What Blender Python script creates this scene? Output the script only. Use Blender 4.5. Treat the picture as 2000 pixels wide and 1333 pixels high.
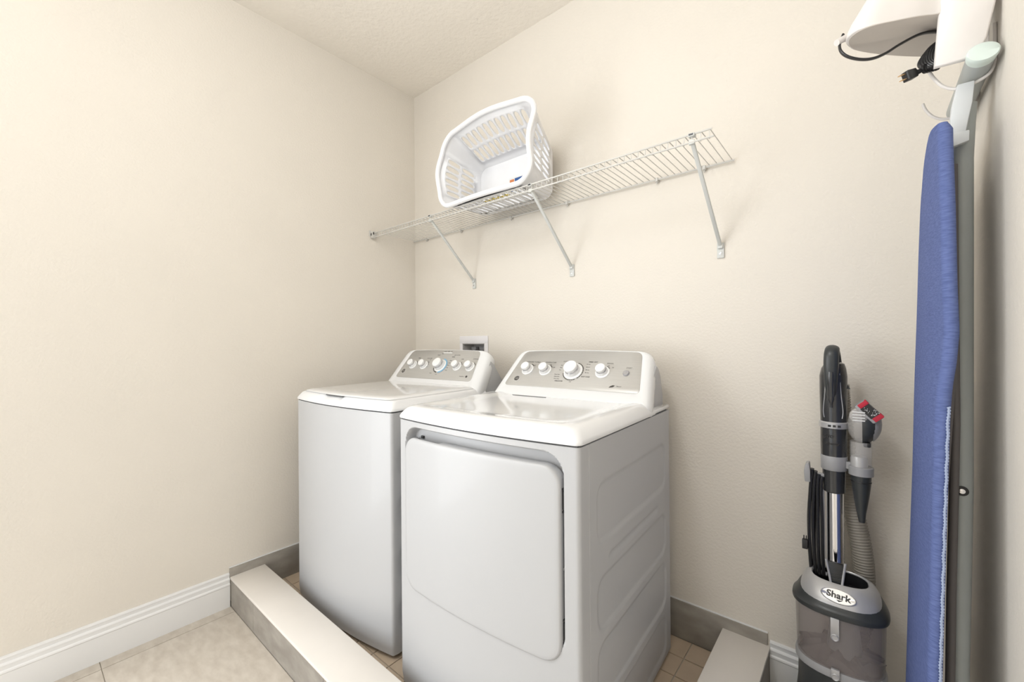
import bpy, bmesh, math, random
from mathutils import Vector, Matrix
from math import sin, cos, pi, radians, sqrt, atan2
random.seed(7)
for o in list(bpy.data.objects): bpy.data.objects.remove(o)
SC = bpy.context.scene
COL = SC.collection

# ------------------------------------------------------------------ camera
cam_d = bpy.data.cameras.new('camera'); cam = bpy.data.objects.new('camera', cam_d); COL.objects.link(cam)
cam_d.sensor_fit = 'HORIZONTAL'; cam_d.sensor_width = 36.0; cam_d.lens = 815.7 / 2000 * 36; cam_d.clip_start = 0.02
YAW, PIT, ROL = 0.6951, 0.0019, -0.0079
fw = Vector((-sin(YAW) * cos(PIT), cos(YAW) * cos(PIT), sin(PIT)))
r0 = Vector((cos(YAW), sin(YAW), 0)); u0 = r0.cross(fw)
rt = r0 * cos(ROL) + u0 * sin(ROL); up = rt.cross(fw)
M = Matrix((rt, up, -fw)).transposed().to_4x4(); M.translation = Vector((2.2312, -1.6945, 1.2))
cam.matrix_world = M
SC.camera = cam

# ------------------------------------------------------------------ world, lights, exposure
wd = bpy.data.worlds.new('world'); SC.world = wd; wd.use_nodes = True
wd.node_tree.nodes['Background'].inputs[0].default_value = (0.9, 0.95, 1.0, 1)
wd.node_tree.nodes['Background'].inputs[1].default_value = 0.3
SC.view_settings.view_transform = 'Standard'; SC.view_settings.look = 'None'
SC.view_settings.gamma = 1; SC.view_settings.use_curve_mapping = False
SC.view_settings.exposure = 0.19
def area(name, loc, rot, size, energy, color, shape='DISK', sy=None):
    l = bpy.data.lights.new(name, 'AREA'); l.shape = shape; l.size = size
    if sy: l.size_y = sy
    l.energy = energy; l.color = color
    o = bpy.data.objects.new(name, l); COL.objects.link(o); o.location = loc; o.rotation_euler = rot
    return o
pl_ = bpy.data.lights.new('ceiling_lamp', 'POINT'); pl_.energy = 25; pl_.shadow_soft_size = 0.16; pl_.color = (0.93, 0.965, 1.0)
lo_ = bpy.data.objects.new('ceiling_lamp', pl_); COL.objects.link(lo_); lo_.location = (1.55, -1.80, 2.58)
area('rear_fill', (1.0, -3.12, 1.15), (radians(90), 0, 0), 1.3, 9, (0.88, 0.94, 1.0), 'RECTANGLE', 2.0)  # added fill light behind the camera, source out of view and assumed
area('side_fill', (0.04, -2.46, 1.12), (0, radians(-90), 0), 2.1, 43, (0.90, 0.95, 1.0), 'RECTANGLE', 1.28)  # added fill light along the left wall, which has no opening there

# ------------------------------------------------------------------ materials
def new_mat(name, col, rough=0.5, metal=0.0, coat=0.0, noise=None, bump=None, alpha=1.0, trans=0.0, spec=0.5, emit=None, tint=None):
    """noise=(scale, amount, stretch) varies the base colour; bump=(scale, strength, distance)"""
    m = bpy.data.materials.new(name); m.use_nodes = True
    nt = m.node_tree; b = nt.nodes['Principled BSDF']
    b.inputs['Base Color'].default_value = (*col, 1); b.inputs['Roughness'].default_value = rough
    b.inputs['Metallic'].default_value = metal; b.inputs['Coat Weight'].default_value = coat
    b.inputs['Coat Roughness'].default_value = 0.06; b.inputs['Specular IOR Level'].default_value = spec
    b.inputs['Alpha'].default_value = alpha; b.inputs['Transmission Weight'].default_value = trans
    if emit: b.inputs['Emission Color'].default_value = (*emit[0], 1); b.inputs['Emission Strength'].default_value = emit[1]
    tc = nt.nodes.new('ShaderNodeTexCoord')
    if noise is None: noise = (14, 0.03, (1, 1, 1))
    mp = nt.nodes.new('ShaderNodeMapping'); mp.inputs['Scale'].default_value = noise[2]
    nt.links.new(tc.outputs['Object'], mp.inputs[0])
    n = nt.nodes.new('ShaderNodeTexNoise'); n.inputs['Scale'].default_value = noise[0]; n.inputs['Detail'].default_value = 5
    nt.links.new(mp.outputs[0], n.inputs['Vector'])
    mx = nt.nodes.new('ShaderNodeMix'); mx.data_type = 'RGBA'
    a = noise[1]
    lo = tint if tint else tuple(c * (1 - a) for c in col)
    mx.inputs['A'].default_value = (*lo, 1); mx.inputs['B'].default_value = (*[min(1, c * (1 + a * 0.6)) for c in col], 1)
    rp = nt.nodes.new('ShaderNodeMapRange'); rp.inputs['From Min'].default_value = 0.3; rp.inputs['From Max'].default_value = 0.7
    nt.links.new(n.outputs['Fac'], rp.inputs['Value']); nt.links.new(rp.outputs['Result'], mx.inputs['Factor'])
    nt.links.new(mx.outputs['Result'], b.inputs['Base Color'])
    if bump:
        n2 = nt.nodes.new('ShaderNodeTexNoise'); n2.inputs['Scale'].default_value = bump[0]; n2.inputs['Detail'].default_value = 3
        nt.links.new(tc.outputs['Object'], n2.inputs['Vector'])
        bp = nt.nodes.new('ShaderNodeBump'); bp.inputs['Strength'].default_value = bump[1]; bp.inputs['Distance'].default_value = bump[2]
        nt.links.new(n2.outputs['Fac'], bp.inputs['Height']); nt.links.new(bp.outputs['Normal'], b.inputs['Normal'])
    return m
MT = {}
MT['wall'] = new_mat('cream wall paint', (0.752, 0.704, 0.634), 0.75, bump=(110, 0.5, 0.003), noise=(3, 0.015, (1, 1, 1)), spec=0.25)
MT['ceiling'] = new_mat('ceiling paint', (0.88, 0.83, 0.755), 0.9, bump=(45, 0.6, 0.005), noise=(3, 0.02, (1, 1, 1)), spec=0.1)
MT['trim'] = new_mat('white gloss trim', (0.82, 0.82, 0.82), 0.35, noise=(4, 0.02, (1, 1, 1)))
MT['floor_tile'] = new_mat('beige floor tile', (0.57, 0.52, 0.455), 0.42, noise=(16, 0.14, (1, 2.2, 1)), bump=(60, 0.1, 0.001), tint=(0.50, 0.445, 0.38))
MT['grey_tile'] = new_mat('taupe stone tile', (0.33, 0.305, 0.27), 0.5, noise=(11, 0.2, (1, 1, 2)), tint=(0.26, 0.235, 0.205))
MT['curb_cap'] = new_mat('cream curb cap', (0.80, 0.755, 0.70), 0.45, noise=(5, 0.03, (1, 1, 1)))
MT['pan_tile'] = new_mat('tan pan tile', (0.60, 0.48, 0.36), 0.4, noise=(9, 0.1, (1, 1, 1)))
MT['grout'] = new_mat('grout', (0.50, 0.45, 0.385), 0.9, noise=(40, 0.08, (1, 1, 1)))
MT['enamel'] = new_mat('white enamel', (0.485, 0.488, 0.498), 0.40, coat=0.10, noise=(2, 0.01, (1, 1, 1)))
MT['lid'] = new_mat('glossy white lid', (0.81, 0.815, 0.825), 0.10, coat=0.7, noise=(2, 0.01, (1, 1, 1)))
MT['silver'] = new_mat('brushed silver panel', (0.54, 0.53, 0.51), 0.36, metal=0.4, noise=(30, 0.05, (0.3, 12, 12)))
MT['chrome_trim'] = new_mat('light chrome', (0.80, 0.80, 0.81), 0.2, metal=0.7)
MT['knob'] = new_mat('white knob plastic', (0.88, 0.88, 0.88), 0.25)
MT['knob_grey'] = new_mat('grey knob ring', (0.50, 0.50, 0.52), 0.25, metal=0.6)
MT['dark'] = new_mat('dark print', (0.06, 0.055, 0.05), 0.6)
MT['print'] = new_mat('grey print', (0.10, 0.095, 0.09), 0.6)
MT['black'] = new_mat('black plastic', (0.018, 0.018, 0.019), 0.35)
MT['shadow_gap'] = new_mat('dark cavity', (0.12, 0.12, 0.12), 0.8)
MT['blue_led'] = new_mat('blue knob ring', (0.25, 0.52, 0.75), 0.3)
MT['wire'] = new_mat('white coated wire', (0.60, 0.585, 0.55), 0.35)
MT['strut'] = new_mat('grey white strut', (0.60, 0.61, 0.59), 0.35)
MT['basket'] = new_mat('white basket plastic', (0.86, 0.86, 0.875), 0.35)
MT['label_blue'] = new_mat('blue label', (0.03, 0.10, 0.30), 0.5)
MT['label_white'] = new_mat('white label', (0.8, 0.8, 0.8), 0.5)
MT['label_red'] = new_mat('orange red label', (0.65, 0.22, 0.08), 0.5)
MT['label_yellow'] = new_mat('yellow label', (0.78, 0.60, 0.06), 0.5)
MT['box_grey'] = new_mat('outlet box plastic', (0.78, 0.76, 0.77), 0.5)
MT['box_in'] = new_mat('outlet box inside', (0.55, 0.53, 0.52), 0.6)
MT['fabric'] = new_mat('blue ironing cover', (0.115, 0.15, 0.325), 0.85, noise=(60, 0.28, (1, 1, 7)), bump=(500, 0.4, 0.0008), tint=(0.085, 0.115, 0.265), spec=0.2)
MT['fabric_edge'] = new_mat('blue grey elastic', (0.34, 0.40, 0.56), 0.85)
MT['leg_grey'] = new_mat('grey green metal', (0.41, 0.44, 0.435), 0.35)
MT['leg_dark'] = new_mat('dark grey metal', (0.11, 0.10, 0.10), 0.5)
MT['mint'] = new_mat('mint end cap', (0.64, 0.73, 0.69), 0.45)
MT['bracket_grey'] = new_mat('pale grey plastic', (0.60, 0.62, 0.63), 0.45)
MT['holder'] = new_mat('white holder plastic', (0.78, 0.745, 0.72), 0.35)
MT['holder_shade'] = new_mat('beige shaded iron rest', (0.60, 0.55, 0.50), 0.5)  # darker beige carries the shade under the rest in its colour
MT['chrome'] = new_mat('chrome tube', (0.80, 0.80, 0.82), 0.12, metal=1.0)
MT['brass'] = new_mat('brass prong', (0.75, 0.50, 0.26), 0.3, metal=0.8)
MT['vac_dark'] = new_mat('charcoal plastic', (0.03, 0.031, 0.033), 0.22, coat=0.4)
MT['vac_lid'] = new_mat('dark grey plastic', (0.036, 0.040, 0.042), 0.35)
MT['vac_mid'] = new_mat('grey plastic', (0.33, 0.33, 0.34), 0.35)
MT['vac_silver'] = new_mat('silver plastic', (0.50, 0.50, 0.51), 0.3, metal=0.4)
MT['vac_bin'] = new_mat('smoked clear plastic', (0.30, 0.26, 0.25), 0.1, alpha=0.5, spec=0.5)
MT['vac_clear'] = new_mat('clear plastic', (0.72, 0.70, 0.68), 0.08, alpha=0.32)
MT['hose'] = new_mat('grey hose', (0.29, 0.265, 0.225), 0.5)
MT['red'] = new_mat('red felt', (0.50, 0.02, 0.045), 0.7)
MT['dust'] = new_mat('grey dust', (0.15, 0.135, 0.13), 1.0, noise=(30, 0.3, (1, 1, 1)))
MT['white_print'] = new_mat('white print', (0.8, 0.8, 0.8), 0.5)

# ------------------------------------------------------------------ mesh helpers
class MB:
    def __init__(s): s.v = []; s.f = []; s.mi = []; s.m = 0; s.x = None
    def add(s, vs, fs):
        o = len(s.v)
        for p in vs:
            p = Vector(p)
            s.v.append(s.x @ p if s.x is not None else p)
        for f in fs: s.f.append(tuple(i + o for i in f)); s.mi.append(s.m)
        return s
    def box(s, a, b):
        x0, y0, z0 = a; x1, y1, z1 = b
        vs = [(x0, y0, z0), (x1, y0, z0), (x1, y1, z0), (x0, y1, z0), (x0, y0, z1), (x1, y0, z1), (x1, y1, z1), (x0, y1, z1)]
        return s.add(vs, [(0, 3, 2, 1), (4, 5, 6, 7), (0, 1, 5, 4), (1, 2, 6, 5), (2, 3, 7, 6), (3, 0, 4, 7)])
    def loft(s, rings, caps=(True, True), closed=True):
        n = len(rings[0]); vs = [p for r in rings for p in r]; fs = []
        for k in range(len(rings) - 1):
            for i in range(n if closed else n - 1):
                j = (i + 1) % n
                fs.append((k * n + i, k * n + j, (k + 1) * n + j, (k + 1) * n + i))
        if caps[0]: fs.append(tuple(range(n - 1, -1, -1)))
        if caps[1]: fs.append(tuple((len(rings) - 1) * n + i for i in range(n)))
        return s.add(vs, fs)
    def tube(s, path, r, n=10, closed=False, flat=None):
        """sweep a circle of radius r (number or list) along path"""
        P = [Vector(p) for p in path]; N = len(P); rings = []
        prev = None
        for i, p in enumerate(P):
            if closed: t = (P[(i + 1) % N] - P[i - 1])
            else: t = P[min(i + 1, N - 1)] - P[max(i - 1, 0)]
            t.normalize()
            if prev is None:
                a = Vector((0, 0, 1)) if abs(t.z) < 0.9 else Vector((1, 0, 0))
                u = t.cross(a).normalized()
            else:
                u = (prev - t * prev.dot(t)).normalized()
            prev = u; w = t.cross(u)
            rr = r[i] if isinstance(r, (list, tuple)) else r
            fl = flat if flat else 1.0
            rings.append([p + u * (rr * cos(2 * pi * k / n)) + w * (rr * fl * sin(2 * pi * k / n)) for k in range(n)])
        if closed:
            rings.append(rings[0]); return s.loft(rings, (False, False))
        return s.loft(rings)
    def lathe(s, prof, c=(0, 0, 0), n=28, ax='z', sx=1, sy=1):
        rings = []
        for r, h in prof:
            ring = []
            for k in range(n):
                a = 2 * pi * k / n
                ring.append(Vector(c) + Vector((r * cos(a) * sx, r * sin(a) * sy, h)))
            rings.append(ring)
        return s.loft(rings)
    def prism(s, poly, vec):
        return s.loft([[Vector(p) for p in poly], [Vector(p) + Vector(vec) for p in poly]])
def build(name, mb, mats, parent=None, smooth=True, bevel=0.0, seg=2, sharp=35, off=None, merge=False, recalc=True):
    me = bpy.data.meshes.new(name)
    vs = mb.v
    if off is not None: vs = [v - Vector(off) for v in vs]
    me.from_pydata([tuple(v) for v in vs], [], mb.f)
    if not isinstance(mats, (list, tuple)): mats = [mats]
    for m in mats: me.materials.append(MT[m])
    for p, k in zip(me.polygons, mb.mi): p.material_index = k
    bm = bmesh.new(); bm.from_mesh(me)
    if merge: bmesh.ops.remove_doubles(bm, verts=bm.verts, dist=1e-5)
    if recalc: bmesh.ops.recalc_face_normals(bm, faces=bm.faces)
    if bevel:
        es = [e for e in bm.edges if len(e.link_faces) == 2 and e.calc_face_angle(0) > radians(28)]
        bmesh.ops.bevel(bm, geom=es, offset=bevel, offset_type='OFFSET', segments=seg, profile=0.5, affect='EDGES', clamp_overlap=True)
    bm.to_mesh(me); bm.free()
    if smooth:
        me.shade_smooth(); me.set_sharp_from_angle(angle=radians(sharp))
    o = bpy.data.objects.new(name, me); COL.objects.link(o)
    if parent is not None: o.parent = parent
    return o
def thing(name, label, cat, loc=(0, 0, 0), rz=0, group=None):
    o = bpy.data.objects.new(name, None); COL.objects.link(o); o.empty_display_size = 0.05
    o.location = loc; o.rotation_euler = (0, 0, rz); o['label'] = label; o['category'] = cat
    if group: o['group'] = group
    return o
def struct(name, mb, m, parent=None, **k):
    o = build(name, mb, m, parent, **k); o['kind'] = 'structure'; return o
def rr_pts(a, b, r, n=6, c=(0, 0)):
    """rounded rectangle outline, counterclockwise, centred on c"""
    out = []
    for cx, cy, a0 in ((a - r, b - r, 0), (-a + r, b - r, 90), (-a + r, -b + r, 180), (a - r, -b + r, 270)):
        for k in range(n + 1):
            t = radians(a0 + 90 * k / n); out.append((c[0] + cx + r * cos(t), c[1] + cy + r * sin(t)))
    return out
def sst(a, b, x):
    t = max(0, min(1, (x - a) / (b - a))); return t * t * (3 - 2 * t)
def sd_rr(px, py, cx, cy, hx, hy, r):
    qx = abs(px - cx) - hx + r; qy = abs(py - cy) - hy + r
    return sqrt(max(qx, 0) ** 2 + max(qy, 0) ** 2) + min(max(qx, qy), 0) - r
def catmull(P, n=8, closed=False):
    P = [Vector(p) for p in P]; out = []; N = len(P)
    rng = range(N) if closed else range(N - 1)
    for i in rng:
        if closed: a, b, c, d = P[i - 1], P[i], P[(i + 1) % N], P[(i + 2) % N]
        else: a, b, c, d = P[max(i - 1, 0)], P[i], P[i + 1], P[min(i + 2, N - 1)]
        for k in range(n):
            t = k / n
            out.append(0.5 * ((2 * b) + (c - a) * t + (2 * a - 5 * b + 4 * c - d) * t * t + (3 * b - a - 3 * c + d) * t ** 3))
    if not closed: out.append(P[-1])
    return out
def text(name, s, size, mat4, mat, parent, ext=0.0002, align='CENTER', shear=0.0, bold=0.0):
    cu = bpy.data.curves.new(name, 'FONT'); cu.body = s; cu.size = size; cu.extrude = ext; cu.align_x = align; cu.align_y = 'CENTER'; cu.shear = shear; cu.offset = bold
    cu.resolution_u = 3
    t = bpy.data.objects.new(name + '_tmp', cu); COL.objects.link(t)
    dg = bpy.context.evaluated_depsgraph_get()
    me = bpy.data.meshes.new_from_object(t.evaluated_get(dg)); bpy.data.objects.remove(t)
    me.transform(mat4); me.materials.clear(); me.materials.append(MT[mat]); me.name = name
    return me
def text_obj(name, items, mat, parent):
    """items: (string, size, matrix[, shear, bold]) joined into one lettering mesh"""
    bm = bmesh.new()
    for it in items:
        me = text(name, it[0], it[1], it[2], mat, None, shear=it[3] if len(it) > 3 else 0, bold=it[4] if len(it) > 4 else 0)
        bm.from_mesh(me); bpy.data.meshes.remove(me)
    me = bpy.data.meshes.new(name); bm.to_mesh(me); bm.free(); me.materials.append(MT[mat])
    o = bpy.data.objects.new(name, me); COL.objects.link(o); o.parent = parent
    if len(items) > 4: o['kind'] = 'stuff'
    return o
def frame(o, x, y):
    """matrix with origin o, x axis x, y axis y"""
    x = Vector(x).normalized(); y = Vector(y); z = x.cross(y).normalized(); y = z.cross(x)
    m = Matrix((x, y, z)).transposed().to_4x4(); m.translation = Vector(o); return m

# ------------------------------------------------------------------ room shell
RX, RY, H = 2.45, -3.2, 2.80
T = 0.1
struct('wall_left', MB().box((-T, RY - T, -T), (0, T, H + T)), 'wall', smooth=False)
# back wall with the opening of the supply box
BX0, BX1, BZ0, BZ1 = 0.444, 0.622, 1.02, 1.193
mb = MB()
for a, b in (((0, 0, -T), (BX0, T, H)), ((BX1, 0, -T), (RX + T, T, H)), ((BX0, 0, -T), (BX1, T, BZ0)), ((BX0, 0, BZ1), (BX1, T, H))): mb.box(a, b)
struct('wall_back', mb, 'wall', smooth=False)
struct('wall_right', MB().box((RX, RY - T, -T), (RX + T, 0, H + T)), 'wall', smooth=False)
# unseen wall behind the camera, with an opening behind the added fill light
mb = MB()
mb.box((0, RY - T, -T), (0.5, RY, H)); mb.box((1.8, RY - T, -T), (RX, RY, H)); mb.box((0.5, RY - T, 2.15), (1.8, RY, H)); mb.box((0.5, RY - T, -T), (1.8, RY, 0))
struct('wall_front', mb, 'wall', smooth=False)
struct('ceiling', MB().box((0, RY, H), (RX, 0, H + T)), 'ceiling', smooth=False)
fl = struct('floor', MB().box((0, RY, -T), (RX, -0.0, -0.004)), 'grout', smooth=False)

# large floor tiles, each its own piece
def tiles(parent, xs, ys, z, th, mat, name, gap=0.003, cut=None):
    for i in range(len(xs) - 1):
        for j in range(len(ys) - 1):
            if cut and cut(xs[i], xs[i + 1], ys[j], ys[j + 1]): continue
            t = MB().box((xs[i] + gap / 2, ys[j] + gap / 2, z - th), (xs[i + 1] - gap / 2, ys[j + 1] - gap / 2, z + random.uniform(-.0002, .0002)))
            build(name, t, mat, parent, smooth=False)
tiles(fl, [0.0, 0.068, 0.678, 1.288, 1.898, RX], [RY, -2.715, -2.305, -1.895, -1.485, -1.055], 0.0, 0.01, 'floor_tile', 'tile', 0.0025)
tiles(fl, [1.985, RX], [-1.055, -0.65, -0.24, -0.0], 0.0, 0.01, 'floor_tile', 'tile', 0.0025)

# curb around the laundry pan
CY0, CY1, CX0, CX1, CZ = -1.055, -0.913, 1.833, 1.981, 0.1336
curb = struct('trim_1', MB().box((0, CY0 + .012, -.004), (CX1 - .012, CY1 - .012, CZ - .012)).box((CX0 + .012, CY1 - .012, -.004), (CX1 - .012, 0, CZ - .012)), 'grout', smooth=False)
curb['label'] = 'low tiled curb with a cream cap in front of the washer and dryer'
# cap: mitred L in two pieces
build('curb_cap', MB().prism([(0, CY0 - .002, CZ - .012), (CX1 + .002, CY0 - .002, CZ - .012), (CX0 - .002, CY1 + .002, CZ - .012), (0, CY1 + .002, CZ - .012)], (0, 0, .012)), 'curb_cap', curb, bevel=.003)
build('curb_cap', MB().prism([(CX1 + .002, CY0 - .002, CZ - .012), (CX1 + .002, 0, CZ - .012), (CX0 - .002, 0, CZ - .012), (CX0 - .002, CY1 + .002, CZ - .012)], (0, 0, .012)), 'curb_cap', curb, bevel=.003)
xs = [0.0, .285, .895, 1.505, CX1]
for a, b in zip(xs, xs[1:]):
    build('tile', MB().box((a + .001, CY0, 0.0), (b - .001, CY0 + .011, CZ - .0125)), 'grey_tile', curb, bevel=.0006, seg=1)
xs2 = [CX0, CX1]
ys = [CY0 + .012, -.61, -.305, 0]
for a, b in zip(ys, ys[1:]):
    build('tile', MB().box((CX1 - .011, a + .001, 0.0), (CX1, b - .001, CZ - .0125)), 'grey_tile', curb, bevel=.0006, seg=1)
    build('tile', MB().box((CX0, max(a, CY1) + .001, 0.026), (CX0 + .011, b - .001, CZ - .0125)), 'grey_tile', curb, bevel=.0006, seg=1)
xs = [0.0, .61, 1.22, CX0]
for a, b in zip(xs, xs[1:]):
    build('tile', MB().box((a + .001, CY1 - .011, 0.026), (b - .001, CY1, CZ - .0125)), 'grey_tile', curb, bevel=.0006, seg=1)

# upstand tiles on the walls of the pan
UZ = 0.1725
ups = struct('trim_2', MB().box((0.001, CY0 - .001, CZ - .0005), (0.004, -.001, UZ - .002)).box((0.001, -.004, .02), (CX1 - .008, -.001, UZ - .002)), 'grout', smooth=False)
ups['label'] = 'taupe tile skirting along the two walls of the laundry pan'
for a, b in zip([CY0 - .004, -.61, -.305, -.011], [-.61, -.305, -.011]):
    z0 = .026
    build('tile', MB().box((.002, a + .0008, z0), (.011, b - .0008, UZ)), 'grey_tile', ups, bevel=.0015)
xs = [0.011, .62, 1.23, CX1 - .005]
for a, b in zip(xs, xs[1:]):
    z0 = .026
    build('tile', MB().box((a + .0008, -.011, z0), (b - .0008, -.002, UZ)), 'grey_tile', ups, bevel=.0015)
struct('trim_3', MB().box((0.0005, CY0 - .004, UZ), (0.006, -.001, UZ + .0035)).box((.001, -.006, UZ), (CX1 - .006, -.0005, UZ + .0035)), 'trim', smooth=False)

# pan floor with small tiles
pan = struct('floor_pan', MB().box((0.0, CY1, -.004), (CX0, -.001, .0235)), 'grout', smooth=False)
px = [0.012 + .1015 * k for k in range(18)]; px = [p - (px[-1] - 1.8255) for p in px]; px = [0.0] + [p for p in px if p > 0.03]
py = [-.012 - .1015 * k for k in range(9)] + [CY1]; py = py[::-1]
tiles(pan, px, py, .0275, .006, 'pan_tile', 'tile', 0.0045, cut=lambda a, b, c, d: (a > .25 and b < 1.63 and c > -.72) )

# baseboards with a moulded profile
prof = [(0, 0), (.014, 0), (.014, .096), (.0165, .100), (.0155, .105), (.0115, .1085), (.0118, .118), (.0130, .124), (.0110, .1285), (.0075, .131), (.0078, .1400), (.0100, .1455), (.0085, .150), (0, .1515)]
def baseboard(name, p0, p1, nrm):
    p0 = Vector(p0); p1 = Vector(p1); nrm = Vector(nrm)
    r = [[p + nrm * a + Vector((0, 0, b)) for a, b in prof] for p in (p0, p1)]
    return struct(name, MB().loft(r), 'trim', sharp=25)
baseboard('baseboard_left', (0, RY, 0), (0, CY0 - .004, 0), (1, 0, 0))
baseboard('baseboard_back', (CX1 + .001, 0, 0), (RX, 0, 0), (0, -1, 0))
baseboard('baseboard_right', (RX, RY, 0), (RX, -.0165, 0), (-1, 0, 0))

# ------------------------------------------------------------------ washer supply box in the back wall
t = thing('supply_box', 'recessed white plumbing outlet box in the wall behind the washing machine', 'outlet box', (0.533, 0, 1.1))
off = (0.533, 0, 1.1)
mb = MB(); F = .022
fx0, fx1, fz0, fz1 = BX0 - F, BX1 + F + .004, BZ0 - F, BZ1 + .042
mb.box((fx0, -.006, BZ1 - .001), (fx1, -.0003, fz1)).box((fx0, -.006, fz0), (fx1, -.0003, BZ0 + .001)).box((fx0, -.006, BZ0), (BX0 + .001, -.0003, BZ1)).box((BX1 - .001, -.006, BZ0), (fx1, -.0003, BZ1))
build('face_plate', mb, 'box_grey', t, bevel=.002, off=off)
mb = MB(); g = .0015
mb.box((BX0 + g, .085, BZ0 + g), (BX1 - g, .088, BZ1 - g)).box((BX0 + g, -.004, BZ0 + g), (BX0 + 3 * g, .085, BZ1 - g)).box((BX1 - 3 * g, -.004, BZ0 + g), (BX1 - g, .085, BZ1 - g)).box((BX0 + g, -.004, BZ0 + g), (BX1 - g, .085, BZ0 + 3 * g)).box((BX0 + g, -.004, BZ1 - 3 * g), (BX1 - g, .085, BZ1 - g))
build('box_liner', mb, 'box_in', t, off=off, smooth=False)
for i, xv in enumerate((.487, .552)):
    mb = MB(); mb.tube([(xv, .055, 1.10), (xv, .055, 1.155)], .010, 12); mb.box((xv - .018, .044, 1.155), (xv + .018, .066, 1.172)); mb.tube([(xv, .055, 1.11), (xv, .02, 1.09), (xv, .012, 1.04)], .011, 10)
    build('valve', mb, 'vac_mid', t, off=off, bevel=.001)

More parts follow.
